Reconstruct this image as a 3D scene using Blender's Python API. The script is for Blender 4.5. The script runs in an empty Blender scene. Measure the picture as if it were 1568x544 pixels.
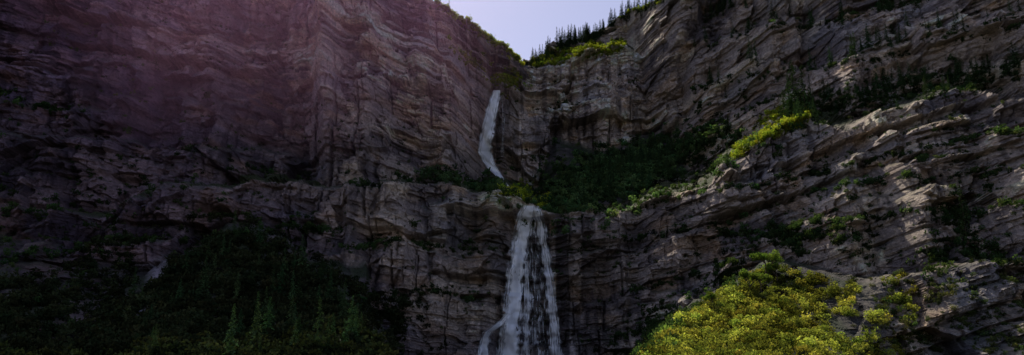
import bpy, math, numpy as np, time
from mathutils import Vector
T0=time.time()
rng=np.random.default_rng(7)
F=1425.0; PITCH=math.radians(16); CP,SP=math.cos(PITCH),math.sin(PITCH)
SUN_EL=math.radians(49); SUN_AZ=math.radians(-24)

# ---------------------------------------------------------------- noise
def hsh(ix,iy,s=0):
    ix=np.asarray(ix).astype(np.int32).astype(np.uint32);iy=np.asarray(iy).astype(np.int32).astype(np.uint32)
    h=ix*np.uint32(374761393)+iy*np.uint32(668265263)+np.uint32((s*974634777)&0xffffffff)
    h=(h^(h>>np.uint32(13)))*np.uint32(1274126177)
    h=(h^(h>>np.uint32(16)))*np.uint32(2246822519)
    h=h^(h>>np.uint32(15))
    return (h&np.uint32(0xffffff)).astype(np.float32)/np.float32(0xffffff)
def vn(x,y,s=0):
    x,y=np.broadcast_arrays(np.asarray(x,np.float32),np.asarray(y,np.float32))
    ix=np.floor(x);iy=np.floor(y);fx=x-ix;fy=y-iy
    fx=fx*fx*(3-2*fx);fy=fy*fy*(3-2*fy)
    a=hsh(ix,iy,s);b=hsh(ix+1,iy,s);c=hsh(ix,iy+1,s);d=hsh(ix+1,iy+1,s)
    return ((a+(b-a)*fx)*(1-fy)+(c+(d-c)*fx)*fy)*2-1
def fbm(x,y,o=4,s=0,g=.5):
    r=0;a=1;t=0
    for i in range(o):
        r=r+a*vn(x*2**i+17.3*i,y*2**i-9.1*i,s+i);t+=a;a*=g
    return r/t
def facets(x,y,s,k=.5):
    """fractured rock: every block face has its own tilt and set-back"""
    x=np.asarray(x,np.float32);y=np.asarray(y,np.float32)
    ix=np.floor(x);iy=np.floor(y);bd=np.full(x.shape,9e9,np.float32);bv=np.zeros(x.shape,np.float32)
    for i in (-1,0,1):
        for j in (-1,0,1):
            cx=ix+i;cy=iy+j
            h1=hsh(cx,cy,s);h2=hsh(cx,cy,s+1);h3=hsh(cx,cy,s+2)
            dx=x-(cx+.15+.7*h1);dy=y-(cy+.15+.7*h2)
            d=np.maximum(np.abs(dx)*.8,np.abs(dy))+.12*(np.abs(dx)+np.abs(dy))
            v=(h3-.5)*k+dx*((h1*7)%1-.5)*1.5+dy*((h2*7)%1-.62)*.4
            m=d<bd;bd=np.where(m,d,bd);bv=np.where(m,v,bv)
    return bv
def sst(a,b,x):
    t=np.clip((x-a)/(b-a),0,1);return t*t*(3-2*t)
def smin(a,b,k):
    h=np.clip(.5+.5*(b-a)/k,0,1);return b*(1-h)+a*h-k*h*(1-h)
def pl(u,pts):
    p=np.array(pts,float);return np.interp(u,p[:,0],p[:,1])

# ---------------------------------------------------------------- terrain definition
SKY=[(-400,-135),(540,-135),(600,-75),(640,-22),(662,0),(690,20),(720,38),(750,60),(780,82),(800,96),(815,94),(830,87),(860,70),(905,48),(950,26),(1000,6),(1030,-12),(1100,-70),(1180,-135),(2000,-135)]
TA=SKY[:9]+[(798,100),(812,130),(835,210),(860,300)]
TB=[(700,260),(750,190),(775,128),(800,106),(830,97),(870,92),(905,84),(940,73),(958,76),(985,97),(1010,113),(1040,133),(1080,165),(1150,230)]
TC=SKY
TF=[(960,420),(1040,340),(1085,290),(1100,258),(1130,238),(1170,215),(1200,196),(1232,184),(1262,192),(1300,200),(1330,180),(1370,165),(1415,152),(1460,135),(1500,138),(1568,155),(1650,150),(2000,160)]
TG=[(-400,330),(150,320),(300,300),(420,276),(560,285),(700,285),(770,303),(812,316),(850,326),(930,328),(1000,306),(1080,288),(1110,270),(1200,300),(2000,300)]
TM=[(-100,640),(60,590),(140,530),(190,455),(240,425),(262,400),(310,385),(350,350),(385,362),(430,375),(470,412),(505,428),(540,478),(575,520),(600,560),(640,700)]
TI=[(900,640),(980,560),(1010,530),(1060,482),(1120,445),(1180,408),(1240,420),(1300,436),(1400,425),(1480,408),(1568,415),(2000,400)]
# benches: ledge line, setback (m), u-range over which it dies out
BEN={0:[([(-200,140),(60,160),(120,178),(250,150),(400,170),(480,160)],13,-400,470),
        ([(0,205),(200,215),(330,240),(420,228),(500,262)],13,-400,500),
        ([(-100,90),(90,110),(200,85),(350,115),(470,100)],8,-400,480),
        ([(490,120),(560,128),(650,118),(730,150)],9,500,740),
        ([(490,190),(560,200),(640,186),(740,215)],10,500,760),
        ([(200,30),(330,60),(420,40),(480,55)],10,160,470),([(510,45),(600,30),(700,75)],7,520,720)],
     1:[([(780,175),(900,160),(960,150),(1040,170)],9,780,1060),([(790,135),(880,128),(1000,140)],6,790,1040)],
     3:[([(1050,150),(1150,95),(1250,110),(1350,60),(1568,40)],15,1060,2000),([(1060,80),(1180,40),(1300,30),(1568,-40)],14,1080,2000),([(1050,205),(1110,175),(1200,150)],13,1040,1230)],
     5:[([(1090,300),(1180,262),(1250,268),(1350,215),(1460,190),(1568,205)],14,1100,2000),([(1080,360),(1180,330),(1300,335),(1420,290),(1568,315)],15,1090,2000),([(1200,300),(1300,272),(1400,250),(1568,262)],8,1220,2000)],
     6:[([(500,385),(600,365),(700,395),(770,370)],9,520,760),([(520,450),(640,470),(770,455)],9,540,760),([(860,380),(960,395),(1060,350)],9,880,1080),([(940,450),(1060,440),(1110,410)],9,950,1300),([(0,400),(200,380),(420,350),(500,345)],10,-400,500)]}
def layers(u,v):
    n1=fbm(u/70,u*0+.5,4,11)*9
    n2=fbm(u/45,u*0+3.5,4,12)*7
    nb_=fbm(u/28,v/400,3,13)*11
    up=272-v
    def L(k,base,slope,top,roll,nz=0):
        h=np.maximum(0,pl(u,top)+nz-v) if top else 0
        r=pl(u,base)+slope*up+roll*h
        for ln_,am,a0,a1 in BEN.get(k,[]):
            r=r+am*sst(0,5,pl(u,ln_)+nb_-v)*sst(a0-10,a0+30,u)*(1-sst(a1-40,a1+10,u))
        return r
    A=L(0,[(-400,400),(0,440),(120,458),(240,480),(330,486),(380,508),(480,520),(496,490),(560,498),(600,516),(690,548),(730,600),(752,640),(775,650),(800,670),(860,760)],.13,TA,2.2)
    B=L(1,[(700,720),(745,700),(765,676),(800,662),(850,672),(900,662),(925,655),(960,664),(1020,690),(1040,706),(1100,730)],.15,TB,3.5,n1*.3)
    C=L(2,[(700,760),(900,770),(1000,745),(1040,720),(1200,680),(2000,600)],.35,TC,2)
    gl=np.exp(-((u-np.interp(v,[-140,10,60,130,180,230],[1140,1085,1058,1040,1052,1010]))/13)**2)
    D=L(3,[(960,720),(1000,676),(1040,640),(1075,612),(1110,600),(1180,556),(1230,560),(1300,518),(1400,512),(1568,468),(1800,430)],.10,None,0)+15*gl
    E=562+1.05*(322-v)+2.2*np.maximum(0,852-u)+.55*np.maximum(0,u-1040)+n2+4*np.maximum(0,v-326)
    Fs=L(5,[(960,560),(1050,514),(1100,478),(1140,462),(1200,456),(1300,424),(1340,432),(1400,412),(1480,408),(1568,385),(1800,360)],.10,TF,6.0,n1*.5)
    G=L(6,[(-400,430),(100,420),(300,440),(420,458),(520,470),(530,458),(600,466),(700,490),(745,498),(770,514),(812,526),(850,522),(880,520),(915,510),(960,505),(1000,484),(1060,474),(1100,468),(1300,440),(1800,400)],.13,TG,4.5,n1*1.5)
    H=305+.85*(500-v)+.10*np.clip(u,-300,700)+3*n1*.5-14*np.exp(-((u-330)/90)**2)+14*np.exp(-((u-(250-.35*(v-380)))/30)**2)+4*np.maximum(0,u-560)
    M=306+.75*(500-v)+3.0*np.maximum(0,pl(u,TM)+n2*2.8-v)+.05*abs(u-360)
    si=.8-.45*sst(1290,1390,u)
    I=339+si*(430-v)+7*np.maximum(0,pl(u,TI)+n2*1.6-v)+.05*(u-1200)
    return [A,B,C,D,E,Fs,G,H,M,I],n1,n2
TOPS=[TA,TB,TC,None,None,TF,TG,None,TM,TI]
def P(u,v,full=False):
    u=np.asarray(u,float);v=np.asarray(v,float)
    Ls,n1,n2=layers(u,v)
    t=Ls[0]
    for l in Ls[1:]: t=smin(t,l,6)
    S=np.stack(Ls);idx=S.argmin(0)
    ms=np.minimum(np.minimum(Ls[4],Ls[7]),np.minimum(Ls[8],Ls[9]))
    mr=np.minimum.reduce([Ls[i] for i in (0,1,2,3,5,6)])
    soil=sst(-6,10,mr-ms)
    soil=np.where(idx==9,soil*(1-.9*sst(1290,1390,u)),soil)
    soil=np.where(idx==7,soil*(.25+.75*sst(-.2,.3,fbm(u/60,v/30,3,18)+(v-430)/220)),soil)
    ledge=np.zeros_like(t)
    for k in (0,1,2,5,6):
        nz={0:0,1:n1*.3,2:0,5:n1*.5,6:n1*1.5}[k]
        ledge=np.where(idx==k,sst(1,7,pl(u,TOPS[k])+nz-v),ledge)
    X=(u-784)/F;Y=(272-v)/F
    x=t*X;y=t*(CP-SP*Y);z=t*(SP+CP*Y)
    rock=1-.75*soil
    dip=.02+.15*sst(40,190,x)
    sc=z-dip*(x-40)-.10*np.maximum(0,-x-110)*sst(60,200,z)+fbm(x/170,z/130,2,21)*8
    amp=rock*(1-.7*ledge)
    but=fbm(x/55,z/150,4,31,.55)*13+(.5-np.abs(fbm(x/24,z/80,3,35))*2)*8
    disp=but*(.35+.65*rock)
    mas=sst(-.22,.18,fbm(x/55,sc/26,3,25))
    wx=x+1.6*vn(z/9,x/11,3)+.8*vn(z/3,x/4,4);wz=sc+.6*vn(x/8,z/12,5)
    f2=facets(wx/14,wz/10,311,1.);f3=facets(wx/5.5,wz/3.6,321,1.);f4=facets(wx/9,wz/17,331,1.1)
    disp=disp+rock*(facets(wx/38,wz/26,301,1.)*11*(1-.5*ledge)+f2*5.2+f3*2.0+mas*f4*4.4)
    st=np.zeros_like(t);val=np.zeros_like(t)
    for th,a,bw,s in ((19,10.5,80,41),(7.1,6.2,24,42),(3.1,2.6,8,43),(1.4,.9,4.0,44)):
        q=sc/th+fbm(x/(bw*3),z/90,2,s+60)*.16+.3*vn(sc/th*.43,x/(bw*12),s+70)
        iq=np.floor(q);f=q-iq
        ln_=vn(x/(bw*1.5),iq*1.0+.5,s+6)
        def lay(i):
            w=x/bw+hsh(i,i*0,s)*50+.12*vn(sc/th*2,x/bw,s+7)
            j=np.floor(w)
            return .28*hsh(i,i*0+7,s+1)+.62*hsh(j,i,s+3)+.10*vn(w*1.7,i*1.0+.5,s+9)
        e=sst(.88,1,f)
        a0=lay(iq);a1=lay(iq+1)
        m=a0*(1-e)+a1*e
        m=m-.22*f*(1-e)-.48*sst(.70,.80,f)*(1-sst(.88,.97,f))*sst(-.2,.5,ln_)
        on=.10+1.4*sst(-.2,.35,vn(x/60,z/32,s+20)+.5*vn(x/17,z/12,s+21))
        if th<15: on=on*(1-(.45 if th>5 else .8)*mas)
        st=st+a*(m-.3)*on
        val=val+(a0*(1-e)+a1*e-.42)*(.5 if th<4 else .38)*on
    disp=disp+st*amp
    jn=np.abs(vn(x/13+.15*fbm(x/30,z/30,2,51),z/160+np.floor(sc/19)*.37,52));cr=1-sst(0,.07,jn)
    jm=sst(-.1,.4,vn(x/45,z/28,57))
    j2=np.abs(vn(x/5+.15*fbm(x/20,z/14,2,53),z/80+np.floor(sc/7.1)*.61,54));cr2=1-sst(0,.09,j2)
    disp=disp-cr*jm*4.5*amp-cr2*(.3+.7*mas)*2.0*amp
    rough=fbm(x/6,z/5,5,61,.68)
    disp=disp+rough*(2.4*rock+.6*soil)+soil*fbm(x/14,z/9,3,65)*2.6
    disp=disp-5*np.exp(-((u-815)/34)**2)*sst(300,330,v)*rock
    y=y-disp
    if full: return x,y,z,dict(soil=soil,ledge=ledge,idx=idx,val=val+.2*f2+.22*f3+.22*mas*f4,sc=sc,crack=cr*jm,rough=rough,n1=n1)
    return x,y,z

NU,NV=1560,760
us=np.linspace(-170,1740,NU)
ss=np.linspace(0,1,NV)
skyv=pl(us,SKY)+fbm(us/25,us*0+9,4,71)*4
VB=694
U=np.repeat(us[None],NV,0)
V=skyv[None]+(VB-skyv[None])*ss[:,None]
x,y,z,info=P(U,V,True)
print('terrain',time.time()-T0)
nb=14
bx=[];by=[];bz=[]
rise=-.10+1.3*(1-sst(450,545,us))+.7*sst(1180,1300,us)      # unseen slopes behind both walls; left one steepened to shade the lower-left mound
for i in range(nb,0,-1):
    d=(i/nb)**1.6*420
    bx.append(x[0]*(1+d/900));by.append(y[0]+d+3);bz.append(z[0]+rise*min(d,200)-.10*max(0,d-200)-2*i*.2+fbm(x[0]/40,x[0]*0+i,3,77)*min(4,i))
Xg=np.vstack([bx,x]);Yg=np.vstack([by,y]);Zg=np.vstack([bz,z])
Xg=np.vstack([Xg,x[-1:]]);Yg=np.vstack([Yg,y[-1:]-4]);Zg=np.vstack([Zg,z[-1:]*0-6])
R,Cn=Xg.shape
def pad(a,top,bot): return np.vstack([np.repeat(a[:1]*0+top,nb,0),a,a[-1:]*0+bot])
soil=pad(info['soil'],1,1);ledge=pad(info['ledge'],1,0)
val=pad(info['val'],0,0);crack=pad(info['crack'],0,0);sc=pad(info['sc'],0,0);idxp=pad(info['idx'],2,7)
dxu=np.gradient(Xg,axis=1);dyu=np.gradient(Yg,axis=1);dzu=np.gradient(Zg,axis=1)
dxv=np.gradient(Xg,axis=0);dyv=np.gradient(Yg,axis=0);dzv=np.gradient(Zg,axis=0)
nx=dyv*dzu-dzv*dyu;ny=dzv*dxu-dxv*dzu;nz=dxv*dyu-dyv*dxu
ln=np.sqrt(nx*nx+ny*ny+nz*nz)+1e-9;nx/=ln;ny/=ln;nz/=ln
sg=np.sign(-ny.mean()); nx*=sg;ny*=sg;nz*=sg
UU=np.vstack([np.repeat(us[None],nb,0),U,us[None]]);VV=np.vstack([np.repeat(skyv[None],nb,0),V,us[None]*0+VB])
def c3(r,g,b): return np.array([r,g,b])
def mix(a,b,m): return a*(1-m[...,None])+b*m[...,None]
base=np.ones(Xg.shape+(3,))*c3(.39,.315,.28)
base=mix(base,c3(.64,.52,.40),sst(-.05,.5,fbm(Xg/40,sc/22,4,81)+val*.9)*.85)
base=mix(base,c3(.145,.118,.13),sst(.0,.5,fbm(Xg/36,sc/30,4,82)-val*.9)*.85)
base=mix(base,c3(.50,.32,.18),sst(.1,.5,fbm(Xg/16,sc/8,3,89))*.5)
base=mix(base,c3(.26,.26,.30),sst(.1,.5,fbm(Xg/30,sc/18,3,90))*.5)
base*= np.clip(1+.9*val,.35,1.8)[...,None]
stn=sst(.12,.5,fbm(Xg/4.0,Zg/34,4,83,.65)+.6*fbm(Xg/50,Zg/30,2,84))
base=mix(base,c3(.08,.065,.075),stn*.6*(1-soil))
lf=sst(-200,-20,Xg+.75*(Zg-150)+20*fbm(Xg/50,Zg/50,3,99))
base=base*(np.array([.36,.30,.44])*(1-lf[...,None])+lf[...,None])  # lower-left deep shade put into the rock colour as a dark purplish multiply
pk=(1-sst(-110,0,Xg+20*fbm(Xg/50,Zg/50,3,98)))*sst(130,210,Zg)
base=base*(1+pk[...,None]*np.array([.10,-.04,.16]))  # violet haze glow tinted into the upper-left rock colour
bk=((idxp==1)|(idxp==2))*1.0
base=base*(1+.6*bk[...,None])  # back walls' colour raised to offset the shade of their recess
wet=np.exp(-((UU-870)/75)**2)*sst(165,185,VV)*(1-sst(250,275,VV))
wet=np.maximum(wet,np.exp(-((UU-845)/110)**2)*sst(315,345,VV)*1.05)
wet=np.maximum(wet,np.exp(-((UU-965)/30)**2)*sst(140,155,VV)*(1-sst(205,225,VV))*.9)
wet=np.maximum(wet,np.exp(-((UU-755)/26)**2)*sst(140,150,VV)*(1-sst(270,290,VV)))
wet=np.clip(wet,0,1)*sst(-.35,.15,fbm(Xg/4.5,Zg/90,3,85)+.12)
base=mix(base,c3(.045,.032,.035),np.clip(wet,0,1)*.88)
base=mix(base,c3(.06,.05,.055),crack*.5*(1-soil))
soilc=mix(np.ones(Xg.shape+(3,))*c3(.055,.048,.045),c3(.15,.125,.12),sst(.1,.6,fbm(Xg/9,Zg/6,4,86)))
soilc=mix(soilc,c3(.03,.04,.018),sst(-.3,.1,fbm(Xg/14,Zg/9,4,87)))
gm=np.clip(1-np.abs(UU-(248-.35*(VV-380)))/16,0,1)*sst(370,400,VV)*sst(-.5,.1,fbm(Xg/4,Zg/4,3,97)+.1)
soilc=mix(soilc,c3(.36,.31,.36),gm)
vegm=np.clip(ledge*1.2+sst(.6,.85,nz)*.5,0,1)*(1-soil)
base=mix(base,soilc,np.clip(soil,0,1))
base=mix(base,c3(.045,.055,.02),vegm*sst(-.8,-.2,fbm(Xg/10,Zg/10,3,88)))
base=np.clip(base,.01,.65)
print('colour',time.time()-T0)

def mkmesh(name,verts,faces,mat,cols=None,smooth=False,uv=None):
    me=bpy.data.meshes.new(name)
    verts=np.ascontiguousarray(verts,np.float32);faces=np.ascontiguousarray(faces,np.int32)
    k=faces.shape[1]
    me.vertices.add(len(verts));me.vertices.foreach_set('co',verts.ravel())
    me.loops.add(faces.size);me.loops.foreach_set('vertex_index',faces.ravel())
    me.polygons.add(len(faces));me.polygons.foreach_set('loop_start',np.arange(0,faces.size,k,dtype=np.int32))
    me.update(calc_edges=True)
    me.polygons.foreach_set('use_smooth',np.full(len(faces),bool(smooth)))
    if cols is not None:
        a=me.color_attributes.new('Col','FLOAT_COLOR','POINT')
        c=np.ones((len(verts),4),np.float32);c[:,:3]=cols;a.data.foreach_set('color',c.ravel())
    if uv is not None:
        l=me.uv_layers.new(name='UVMap');l.data.foreach_set('uv',np.ascontiguousarray(uv[faces.ravel()],np.float32).ravel())
    me.materials.append(mat)
    ob=bpy.data.objects.new(name,me);bpy.context.scene.collection.objects.link(ob)
    return ob
# ---------------------------------------------------------------- materials
def newmat(n):
    m=bpy.data.materials.new(n);m.use_nodes=True;nt=m.node_tree;nt.nodes.clear()
    return m,nt,nt.nodes.new,nt.links.new
def rockmat():
    m,nt,N,L=newmat('limestone')
    o=N('ShaderNodeOutputMaterial');b=N('ShaderNodeBsdfPrincipled');b.inputs['Roughness'].default_value=.85
    b.inputs['Specular IOR Level'].default_value=.25
    a=N('ShaderNodeAttribute');a.attribute_name='Col'
    tc=N('ShaderNodeTexCoord');mp=N('ShaderNodeMapping');mp.inputs['Scale'].default_value=(1,1,1.6)
    L(tc.outputs['Object'],mp.inputs[0])
    n=N('ShaderNodeTexNoise');n.inputs['Scale'].default_value=.45;n.inputs['Detail'].default_value=7;n.inputs['Roughness'].default_value=.78
    L(mp.outputs[0],n.inputs['Vector'])
    r=N('ShaderNodeMapRange');r.inputs[1].default_value=.3;r.inputs[2].default_value=.7;r.inputs[3].default_value=.4;r.inputs[4].default_value=1.65
    L(n.outputs['Fac'],r.inputs[0])
    mx=N('ShaderNodeVectorMath');mx.operation='SCALE';L(a.outputs['Color'],mx.inputs[0]);L(r.outputs[0],mx.inputs['Scale'])
    L(mx.outputs[0],b.inputs['Base Color'])
    bp=N('ShaderNodeBump');bp.inputs['Strength'].default_value=1;bp.inputs['Distance'].default_value=2
    L(n.outputs['Fac'],bp.inputs['Height']);L(bp.outputs[0],b.inputs['Normal']);L(b.outputs[0],o.inputs[0])
    return m
def leafmat(name='foliage',tr=.45):
    m,nt,N,L=newmat(name)
    o=N('ShaderNodeOutputMaterial');a=N('ShaderNodeAttribute');a.attribute_name='Col'
    d=N('ShaderNodeBsdfDiffuse');t=N('ShaderNodeBsdfTranslucent');mx=N('ShaderNodeMixShader');mx.inputs[0].default_value=tr
    L(a.outputs['Color'],d.inputs[0])
    g=N('ShaderNodeVectorMath');g.operation='MULTIPLY';g.inputs[1].default_value=(1.8,1.75,.9) if tr>.3 else (1.2,1.3,.7);L(a.outputs['Color'],g.inputs[0]);L(g.outputs[0],t.inputs[0])
    L(d.outputs[0],mx.inputs[1]);L(t.outputs[0],mx.inputs[2]);L(mx.outputs[0],o.inputs[0]);return m
def watermat():
    m,nt,N,L=newmat('falling_water')
    o=N('ShaderNodeOutputMaterial')
    uv=N('ShaderNodeUVMap');uv.uv_map='UVMap'
    mp=N('ShaderNodeMapping');mp.inputs['Scale'].default_value=(1.3,.10,1);L(uv.outputs[0],mp.inputs[0])
    n=N('ShaderNodeTexNoise');n.inputs['Scale'].default_value=1;n.inputs['Detail'].default_value=5;n.inputs['Roughness'].default_value=.65;L(mp.outputs[0],n.inputs['Vector'])
    mp2=N('ShaderNodeMapping');mp2.inputs['Scale'].default_value=(.22,.20,1);L(uv.outputs[0],mp2.inputs[0])
    n2=N('ShaderNodeTexNoise');n2.inputs['Scale'].default_value=1;n2.inputs['Detail'].default_value=3;L(mp2.outputs[0],n2.inputs['Vector'])
    at=N('ShaderNodeAttribute');at.attribute_name='Col'
    s=N('ShaderNodeMath');s.operation='ADD';L(n.outputs[0],s.inputs[0])
    q=N('ShaderNodeMath');q.operation='MULTIPLY';q.inputs[1].default_value=.5;L(n2.outputs[0],q.inputs[0]);L(q.outputs[0],s.inputs[1])
    s2=N('ShaderNodeMath');s2.operation='ADD';L(s.outputs[0],s2.inputs[0]);L(at.outputs['Fac'],s2.inputs[1])
    r=N('ShaderNodeMapRange');r.interpolation_type='SMOOTHSTEP';r.inputs[1].default_value=1.08;r.inputs[2].default_value=1.46;r.inputs[3].default_value=0;r.inputs[4].default_value=.98
    L(s2.outputs[0],r.inputs[0])
    d=N('ShaderNodeBsdfDiffuse');d.inputs[0].default_value=(.95,.95,.97,1)
    t=N('ShaderNodeBsdfTranslucent');t.inputs[0].default_value=(.95,.95,.97,1)
    m1=N('ShaderNodeMixShader');m1.inputs[0].default_value=.25;L(d.outputs[0],m1.inputs[1]);L(t.outputs[0],m1.inputs[2])
    tr=N('ShaderNodeBsdfTransparent');m2=N('ShaderNodeMixShader');L(r.outputs[0],m2.inputs[0]);L(tr.outputs[0],m2.inputs[1]);L(m1.outputs[0],m2.inputs[2]);L(m2.outputs[0],o.inputs[0])
    return m
def barkmat():
    m,nt,N,L=newmat('bark');o=N('ShaderNodeOutputMaterial');b=N('ShaderNodeBsdfDiffuse')
    n=N('ShaderNodeTexNoise');n.inputs['Scale'].default_value=3
    c=N('ShaderNodeValToRGB');c.color_ramp.elements[0].color=(.03,.022,.017,1);c.color_ramp.elements[1].color=(.12,.09,.07,1)
    L(n.outputs[0],c.inputs[0]);L(c.outputs[0],b.inputs[0]);L(b.outputs[0],o.inputs[0]);return m
MR,ML,MW,MB=rockmat(),leafmat(),watermat(),barkmat()
MN=leafmat('needles',.18)
ii=np.arange(R*Cn).reshape(R,Cn)
fc=np.stack([ii[:-1,:-1],ii[1:,:-1],ii[1:,1:],ii[:-1,1:]],-1).reshape(-1,4)
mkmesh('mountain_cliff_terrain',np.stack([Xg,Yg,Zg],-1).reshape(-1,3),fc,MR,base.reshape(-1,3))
m,nt,N,L=newmat('valley_soil');o=N('ShaderNodeOutputMaterial');b=N('ShaderNodeBsdfDiffuse');n=N('ShaderNodeTexNoise');n.inputs['Scale'].default_value=.2;n.inputs['Detail'].default_value=8
c=N('ShaderNodeValToRGB');c.color_ramp.elements[0].position=.35;c.color_ramp.elements[0].color=(.03,.045,.02,1);c.color_ramp.elements[1].position=.65;c.color_ramp.elements[1].color=(.12,.1,.07,1)
tc=N('ShaderNodeTexCoord');L(tc.outputs['Object'],n.inputs['Vector']);L(n.outputs[0],c.inputs[0]);L(c.outputs[0],b.inputs[0]);L(b.outputs[0],o.inputs[0])
G=4000
mkmesh('valley_ground',[(-G,-G,-1.7),(G,-G,-1.7),(G,G,-1.7),(-G,G,-1.7)],[(0,1,2,3)],m)

# ---------------------------------------------------------------- vegetation
def leaf_quads(c,size,r):
    n=len(c);a=r.normal(size=(n,3));a/=np.linalg.norm(a,axis=1)[:,None]
    b=np.cross(a,r.normal(size=(n,3)));b/=np.linalg.norm(b,axis=1)[:,None]
    s=size[:,None]
    return np.stack([c-a*s-b*s*.25,c+b*s*.6-a*.1*s,c+a*s+b*s*.2,c-b*s*.55+a*.15*s],1)
def shrub_tpl(n,seed,ls=.17):
    r=np.random.default_rng(seed)
    nl=6;lc=np.stack([r.uniform(-.55,.55,nl),r.uniform(-.55,.55,nl),r.uniform(.25,.95,nl)],1);lr=r.uniform(.28,.52,nl)
    k=r.integers(0,nl,n);d=r.normal(size=(n,3));d/=np.linalg.norm(d,axis=1)[:,None]
    rad=r.uniform(.55,1.1,n)**.6
    c=lc[k]+d*lr[k][:,None]*rad[:,None];c[:,2]=np.abs(c[:,2])
    q=leaf_quads(c,r.uniform(.6,1.3,n)*ls,r)
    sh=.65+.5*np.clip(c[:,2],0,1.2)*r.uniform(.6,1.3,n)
    return q,sh
def conifer_tpl(seed,whorls=26,slim=.17):
    r=np.random.default_rng(seed);qs=[];sh=[]
    for i in range(whorls):
        h=.07+.93*(i/whorls)**.93
        Lb=slim*(1-h)**.8*(.75+.5*r.random())+.012
        for k in range(r.integers(5,8)):
            if r.random()<.12: continue
            a=r.uniform(0,2*math.pi);l=Lb*r.uniform(.6,1.15)
            m_=max(2,int(l/.022))
            for j in range(m_):
                f=(j+.6)/m_
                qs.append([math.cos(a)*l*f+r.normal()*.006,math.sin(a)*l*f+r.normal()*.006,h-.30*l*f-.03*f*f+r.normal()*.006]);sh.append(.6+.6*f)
    c=np.array(qs);q=leaf_quads(c,r.uniform(.017,.033,len(c))*(1.15-.55*c[:,2]),r)
    q[...,2]=c[:,None,2]+(q[...,2]-c[:,None,2])*.7
    return q,np.array(sh)*r.uniform(.7,1.2,len(c))
def instance(name,tpls,pos,scale,colr,zs=None,mat=None):
    vs=[];cs=[];k=rng.integers(0,len(tpls),len(pos))
    if zs is None: zs=rng.uniform(.75,1.15,len(pos))
    for ti,(q,sh) in enumerate(tpls):
        s=np.where(k==ti)[0]
        if len(s)==0: continue
        a=rng.uniform(0,2*np.pi,len(s));ca=np.cos(a)[:,None,None];sa=np.sin(a)[:,None,None]
        Q=q[None];sc_=scale[s][:,None,None]
        X=(Q[...,0]*ca-Q[...,1]*sa)*sc_+pos[s,0][:,None,None]
        Y=(Q[...,0]*sa+Q[...,1]*ca)*sc_+pos[s,1][:,None,None]
        Z=Q[...,2]*sc_*zs[s][:,None,None]+pos[s,2][:,None,None]
        vs.append(np.stack([X,Y,Z],-1).reshape(-1,3))
        jit=rng.uniform(.75,1.25,(len(s),len(sh)))
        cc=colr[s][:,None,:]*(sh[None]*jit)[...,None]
        cs.append(np.repeat(cc[:,:,None,:],4,2).reshape(-1,3))
    vs=np.concatenate(vs);cs=np.concatenate(cs)
    return mkmesh(name,vs,np.arange(len(vs)).reshape(-1,4),mat or ML,np.clip(cs,0.004,.5))
SH=[shrub_tpl(90,100+i,.19) for i in range(7)]
SHF=[shrub_tpl(170,200+i,.125) for i in range(7)]
CF=[conifer_tpl(300+i,26,s) for i,s in enumerate((.17,.20,.15,.23))]
def ell(cu,cv,ru,rv,n,tilt=0):
    a=rng.uniform(0,2*np.pi,n);r=np.abs(rng.normal(0,.62,n))
    du=np.cos(a)*r*ru;return cu+du,cv+np.sin(a)*r*rv+tilt*du
def line(pts,n,spread):
    p=np.array(pts,float);u=rng.uniform(p[0,0],p[-1,0],n)
    return u,np.interp(u,p[:,0],p[:,1])+rng.normal(0,1,n)*spread
def under(top,u0,u1,v1,n,off=0):
    u=rng.uniform(u0,u1,n);t=pl(u,top)+off;v=t+rng.random(n)*(v1-t);k=v<v1;return u[k],v[k]
def clump(u,v,th=-.1,s=91):
    k=fbm(u/22,v/14,3,s)>th;return u[k],v[k]
def gcol(n,c,j=.25):
    c=np.array(c)*np.ones((n,3));h=rng.normal(0,1,(n,1));c=c*(1+j*rng.normal(0,1,(n,1)))
    c[:,0]*=(1+.12*h[:,0]);return np.clip(c,.008,.4)
DK=(.036,.062,.024);LT=(.19,.23,.03)  # LT: leaf colour brightened, with sunlight worked into it
def put(name,uvs,s0,s1,col,tpl=SH,sink=.15,pw=1.,j=.25,mat=None,lo=.55):
    u=np.concatenate([a[0] for a in uvs]);v=np.concatenate([a[1] for a in uvs])
    v=np.maximum(v,pl(u,SKY)+3)
    x,y,z=P(u,v);sc_=s0+(s1-s0)*rng.random(len(u))**pw
    cc=gcol(len(u),col,j)*(1+lo*fbm(x/9,y/9,2,96))[:,None]
    return instance(name,tpl,np.stack([x,y,z-sink*sc_],-1),sc_,cc,mat=mat)
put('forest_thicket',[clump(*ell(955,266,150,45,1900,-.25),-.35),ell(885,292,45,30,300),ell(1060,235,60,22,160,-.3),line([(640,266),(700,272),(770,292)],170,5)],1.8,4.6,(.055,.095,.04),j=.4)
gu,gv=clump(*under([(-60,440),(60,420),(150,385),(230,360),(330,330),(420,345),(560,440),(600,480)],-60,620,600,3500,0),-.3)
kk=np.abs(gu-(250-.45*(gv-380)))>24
put('hillside_scrub',[clump(*under(TM,160,600,600,3300,4),-.5),(gu[kk],gv[kk]),clump(*ell(600,490,75,60,300),-.2)],1.2,4.0,(.024,.030,.014),pw=1.5,mat=MN)
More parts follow.
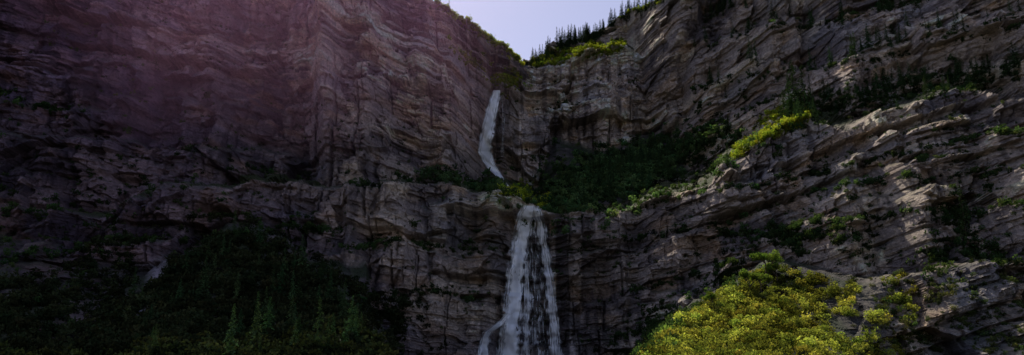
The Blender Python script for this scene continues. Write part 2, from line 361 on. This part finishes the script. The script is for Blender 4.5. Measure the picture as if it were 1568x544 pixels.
put('ledge_shrubs',[clump(*ell(110,330,190,120,600),.1),clump(*ell(300,226,50,12,80,.1)),ell(195,200,12,8,12),ell(320,150,7,10,9),clump(*ell(440,262,90,8,150)),clump(*ell(400,335,60,12,100)),clump(*ell(475,352,60,12,100,.2)),clump(*ell(582,372,50,14,90)),ell(620,272,35,6,30),ell(560,285,30,5,20),
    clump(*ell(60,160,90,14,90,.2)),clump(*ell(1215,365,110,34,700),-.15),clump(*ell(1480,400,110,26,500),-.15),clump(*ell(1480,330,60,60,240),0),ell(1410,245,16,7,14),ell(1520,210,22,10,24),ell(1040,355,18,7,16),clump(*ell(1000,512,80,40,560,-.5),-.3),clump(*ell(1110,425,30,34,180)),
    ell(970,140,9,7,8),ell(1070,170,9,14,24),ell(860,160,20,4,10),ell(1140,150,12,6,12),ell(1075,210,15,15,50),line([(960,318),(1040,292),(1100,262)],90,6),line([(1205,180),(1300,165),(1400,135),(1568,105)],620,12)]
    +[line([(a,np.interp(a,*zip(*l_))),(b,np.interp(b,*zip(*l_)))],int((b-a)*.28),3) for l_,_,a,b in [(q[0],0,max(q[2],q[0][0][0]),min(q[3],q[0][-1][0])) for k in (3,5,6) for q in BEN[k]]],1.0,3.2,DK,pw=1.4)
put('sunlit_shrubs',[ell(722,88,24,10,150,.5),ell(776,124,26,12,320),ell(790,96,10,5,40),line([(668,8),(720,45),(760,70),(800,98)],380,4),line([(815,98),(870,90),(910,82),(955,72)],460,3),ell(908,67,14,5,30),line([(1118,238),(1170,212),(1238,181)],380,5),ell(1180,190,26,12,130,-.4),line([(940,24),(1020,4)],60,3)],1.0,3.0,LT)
put('plunge_ledge_shrubs',[ell(791,298,26,11,300),ell(836,306,12,9,100)],1.2,3.2,(.27,.33,.035))  # sun on this ledge put into an extra bright leaf colour
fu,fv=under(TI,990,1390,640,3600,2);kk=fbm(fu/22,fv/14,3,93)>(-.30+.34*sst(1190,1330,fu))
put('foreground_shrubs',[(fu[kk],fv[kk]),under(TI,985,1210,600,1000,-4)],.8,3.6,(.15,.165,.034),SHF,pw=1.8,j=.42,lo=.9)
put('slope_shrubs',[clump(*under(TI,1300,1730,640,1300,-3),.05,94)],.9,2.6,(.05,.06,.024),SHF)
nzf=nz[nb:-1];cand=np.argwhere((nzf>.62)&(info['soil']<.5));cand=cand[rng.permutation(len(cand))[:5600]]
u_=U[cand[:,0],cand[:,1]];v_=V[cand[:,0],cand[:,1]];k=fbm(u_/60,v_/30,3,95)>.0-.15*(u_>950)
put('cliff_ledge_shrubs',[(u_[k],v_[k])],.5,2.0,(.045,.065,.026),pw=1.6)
def cone_trunk(h):
    n=7;vs=[];fs=[]
    for i,(zz,rr) in enumerate(((-.03,.012),(.3,.008),(.7,.004),(.97,.001))):
        for k in range(n):vs.append((math.cos(k*6.283/n)*rr*h,math.sin(k*6.283/n)*rr*h,zz*h))
    for i in range(3):
        for k in range(n):fs.append((i*n+k,i*n+(k+1)%n,(i+1)*n+(k+1)%n,(i+1)*n+k))
    return vs,fs
def conifer(u,v,h,col=DK):
    x,y,z=[float(a[0]) for a in P(np.array([u*1.]),np.array([v*1.]))]
    vs,fs=cone_trunk(h);tr=mkmesh('trunk',vs,fs,MB)
    cr=instance('crown',[CF[rng.integers(4)]],np.zeros((1,3)),np.array([h*1.]),gcol(1,col,.1),zs=np.array([1.]),mat=MN)
    e=bpy.data.objects.new('pine_tree',None);bpy.context.scene.collection.objects.link(e);e.location=(x,y-.3,z-.5)
    tr.parent=e;cr.parent=e
for a in [(1216,184,36),(1206,186,28),(1228,180,30),(1196,190,20),(1240,177,25),(1254,174,20),(1268,180,18),(1360,132,18),(1372,138,16),(1295,160,16),(1470,375,26),(1480,380,22),(1505,124,18),(1448,150,14),(1108,164,12),(232,100,13),(688,22,9),(700,32,7),(1092,24,16),(1084,28,14),(1100,20,12),(1120,14,14)]:
    conifer(*a)
u=np.concatenate([rng.uniform(812,905,105),rng.uniform(900,1025,60),rng.uniform(670,750,5)])
v=pl(u,SKY)+rng.uniform(2,16,len(u))
x_,y_,z_=P(u,v)
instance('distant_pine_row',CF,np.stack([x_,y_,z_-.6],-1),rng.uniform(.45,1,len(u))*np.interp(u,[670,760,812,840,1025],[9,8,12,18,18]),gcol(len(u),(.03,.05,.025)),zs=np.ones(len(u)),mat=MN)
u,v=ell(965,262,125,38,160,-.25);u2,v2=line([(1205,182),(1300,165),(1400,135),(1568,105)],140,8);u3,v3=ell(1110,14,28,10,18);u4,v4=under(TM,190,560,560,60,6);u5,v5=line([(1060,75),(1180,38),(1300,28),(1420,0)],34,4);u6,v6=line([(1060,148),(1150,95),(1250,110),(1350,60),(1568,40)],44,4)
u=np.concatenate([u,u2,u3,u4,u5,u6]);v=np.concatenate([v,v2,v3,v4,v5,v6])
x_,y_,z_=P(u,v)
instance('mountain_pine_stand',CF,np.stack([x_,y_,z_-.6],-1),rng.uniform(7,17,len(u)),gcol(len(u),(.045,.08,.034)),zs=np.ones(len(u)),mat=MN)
def maple(u,v,h):
    x,y,z=[float(a[0]) for a in P(np.array([u*1.]),np.array([v*1.]))]
    r=np.random.default_rng(int(u));segs=[];tips=[]
    def grow(p,d,l,rad,lev):
        q=p+d*l;segs.append((p,q,rad,rad*.65))
        if lev==0: tips.append(q);return
        for _ in range(3):
            nd=d+r.normal(size=3)*.55;nd[2]=abs(nd[2])*.8+.15;nd/=np.linalg.norm(nd);grow(q,nd,l*.72,rad*.6,lev-1)
    grow(np.zeros(3),np.array([.05,0,1.]),h*.26,h*.03,3)
    vs=[];fs=[]
    for p,q,a,b in segs:
        d=(q-p);d/=np.linalg.norm(d);s=np.cross(d,[.3,.9,.1]);s/=np.linalg.norm(s);t=np.cross(d,s);b0=len(vs)
        for c_,rr in ((p,a),(q,b)):
            for k in range(6):vs.append(c_+(s*math.cos(k*1.047)+t*math.sin(k*1.047))*rr)
        for k in range(6):fs.append((b0+k,b0+(k+1)%6,b0+6+(k+1)%6,b0+6+k))
    tr=mkmesh('trunk',vs,fs,MB)
    T=np.array(tips);n=len(T)
    cr=instance('crown',SHF,T-np.array([0,0,h*.06]),r.uniform(.09,.16,n)*h,gcol(n,(.10,.15,.03),.25))
    e=bpy.data.objects.new('maple_tree',None);bpy.context.scene.collection.objects.link(e);e.location=(x,y,z-.4);tr.parent=e;cr.parent=e
maple(1180,428,17);maple(1150,450,12);maple(1168,445,11);maple(1092,474,8);maple(1196,430,11)
print('veg',time.time()-T0)
# ---------------------------------------------------------------- waterfalls
def fall(name,streams,wob=1.):
    VS=[];FS=[];UVs=[];CS=[];o0=0
    for pts,dens,off in streams:
        p=np.array(pts,float);n=int((p[-1,1]-p[0,1])/1.2)+2;vv=np.linspace(p[0,1],p[-1,1],n)
        uc=np.interp(vv,p[:,1],p[:,0])+fbm(vv/12,vv*0,3,int(p[0,0]))*1.6*wob;w=np.interp(vv,p[:,1],p[:,2])*(1+.25*wob*vn(vv/6,vv*0+2,7))
        m_=17;f=np.linspace(-.5,.5,m_)
        Uq=uc[:,None]+w[:,None]*f[None];Vq=np.repeat(vv[:,None],m_,1)
        x,y,z=P(Uq,Vq);t=y*CP+z*SP
        tt=t.copy()
        for s in range(1,5):
            tt[s:]=np.minimum(tt[s:],t[:-s]+.0);tt[:-s]=np.minimum(tt[:-s],t[s:])
        ker=np.ones(5)/5
        for c_ in range(m_): tt[:,c_]=np.convolve(np.pad(tt[:,c_],2,'edge'),ker,'valid')
        for r_ in range(n): tt[r_]=np.convolve(np.pad(tt[r_],2,'edge'),ker,'valid')
        tt=tt-off-.6*fbm(Uq/3,Vq/9,2,5)
        X=(Uq-784)/F;Y=(272-Vq)/F
        VS.append(np.stack([tt*X,tt*(CP-SP*Y),tt*(SP+CP*Y)],-1).reshape(-1,3))
        i=np.arange(n*m_).reshape(n,m_)+o0;FS.append(np.stack([i[:-1,:-1],i[1:,:-1],i[1:,1:],i[:-1,1:]],-1).reshape(-1,4));o0+=n*m_
        UVs.append(np.stack([(f[None]*w[:,None]*.36+p[0,0]*3),-Vq*.36],-1).reshape(-1,2))
        edge=(1-(np.abs(f)*2)**2.2)[None]*np.ones((n,1))
        CS.append((np.repeat((dens*(.35+.65*edge))[...,None],3,-1)).reshape(-1,3))
    return mkmesh(name,np.concatenate(VS),np.concatenate(FS),MW,np.concatenate(CS),True,np.concatenate(UVs))
up=[(761,138,14),(757,152,19),(753,170,21),(749,190,23),(745,212,23),(742,232,24),(748,248,23),(758,262,17),(769,275,11)]
fall('waterfall',[(up,.84,1.6),([(a,b,c*.6) for a,b,c in up],1.05,2.5),([(769,139,4),(771,170,8),(771,210,9),(768,240,8)],.42,.6),([(769,275,8),(780,288,6),(795,300,8),(808,314,14)],.6,.6)],.45)
lo=[(811,315,30),(805,330,32),(799,355,32),(793,390,32),(790,420,32),(787,450,34),(784,480,36),(781,510,44),(779,545,54),(779,640,70)]
fall('waterfall',[(lo,.68,.8),([(a+2,b,c*.6) for a,b,c in lo],.90,1.4),
  ([(820,316,18),(828,340,20),(834,385,18),(840,420,18),(844,460,20),(848,500,24),(851,545,30),(853,640,34)],.60,.8),
  ([(815,318,30),(816,360,40),(818,420,46),(820,480,54),(820,560,64)],.40,.5),
  ([(806,400,8),(808,450,14),(806,500,16),(804,560,20)],.55,1.0),
  ([(780,480,10),(765,496,16),(748,508,20),(741,530,20),(738,560,22)],.72,.8)])
# ---------------------------------------------------------------- haze hanging in the upper gorge (slanting sides, so it thins out gradually)
m,nt,N,L=newmat('valley_haze');o=N('ShaderNodeOutputMaterial');vs_=N('ShaderNodeVolumeScatter')
vs_.inputs['Color'].default_value=(1,.48,.90,1);vs_.inputs['Density'].default_value=.00012;vs_.inputs['Anisotropy'].default_value=.65
L(vs_.outputs[0],o.inputs['Volume'])
hz=[(-130,150,110),(30,150,110),(-70,640,110),(-190,640,110),(-130,150,460),(30,150,460),(-70,640,460),(-190,640,460)]
mkmesh('mountain_haze',hz,[(0,3,2,1),(4,5,6,7),(0,1,5,4),(1,2,6,5),(2,3,7,6),(3,0,4,7)],m)
# ---------------------------------------------------------------- light, sky, camera
w=bpy.data.worlds.new('World');bpy.context.scene.world=w;w.use_nodes=True;nt=w.node_tree
bg=nt.nodes['Background'];sky=nt.nodes.new('ShaderNodeTexSky');sky.sky_type='NISHITA';sky.sun_disc=False
sky.sun_elevation=SUN_EL;sky.sun_rotation=SUN_AZ;sky.altitude=1600;sky.air_density=1.0;sky.dust_density=2.5;sky.ozone_density=1
tm=nt.nodes.new('ShaderNodeVectorMath');tm.operation='MULTIPLY';tm.inputs[1].default_value=(1.16,.95,.92)
nt.links.new(sky.outputs[0],tm.inputs[0]);nt.links.new(tm.outputs[0],bg.inputs[0]);bg.inputs[1].default_value=.15
sl=bpy.data.lights.new('sun','SUN');sl.energy=4.8;sl.angle=math.radians(.5);sl.color=(1,.93,.78)
so=bpy.data.objects.new('sun',sl);bpy.context.scene.collection.objects.link(so)
S=Vector((math.sin(SUN_AZ)*math.cos(SUN_EL),math.cos(SUN_AZ)*math.cos(SUN_EL),math.sin(SUN_EL)))
so.rotation_euler=S.to_track_quat('Z','Y').to_euler();so.location=(0,0,600)
cam=bpy.data.cameras.new('camera');co=bpy.data.objects.new('camera',cam);bpy.context.scene.collection.objects.link(co)
cam.lens=36*F/1568;cam.sensor_width=36;cam.clip_end=12000;co.rotation_euler=(math.radians(90)+PITCH,0,0)
bpy.context.scene.camera=co
vs=bpy.context.scene.view_settings;vs.view_transform='Standard';vs.look='None';vs.exposure=0
print('done',time.time()-T0)
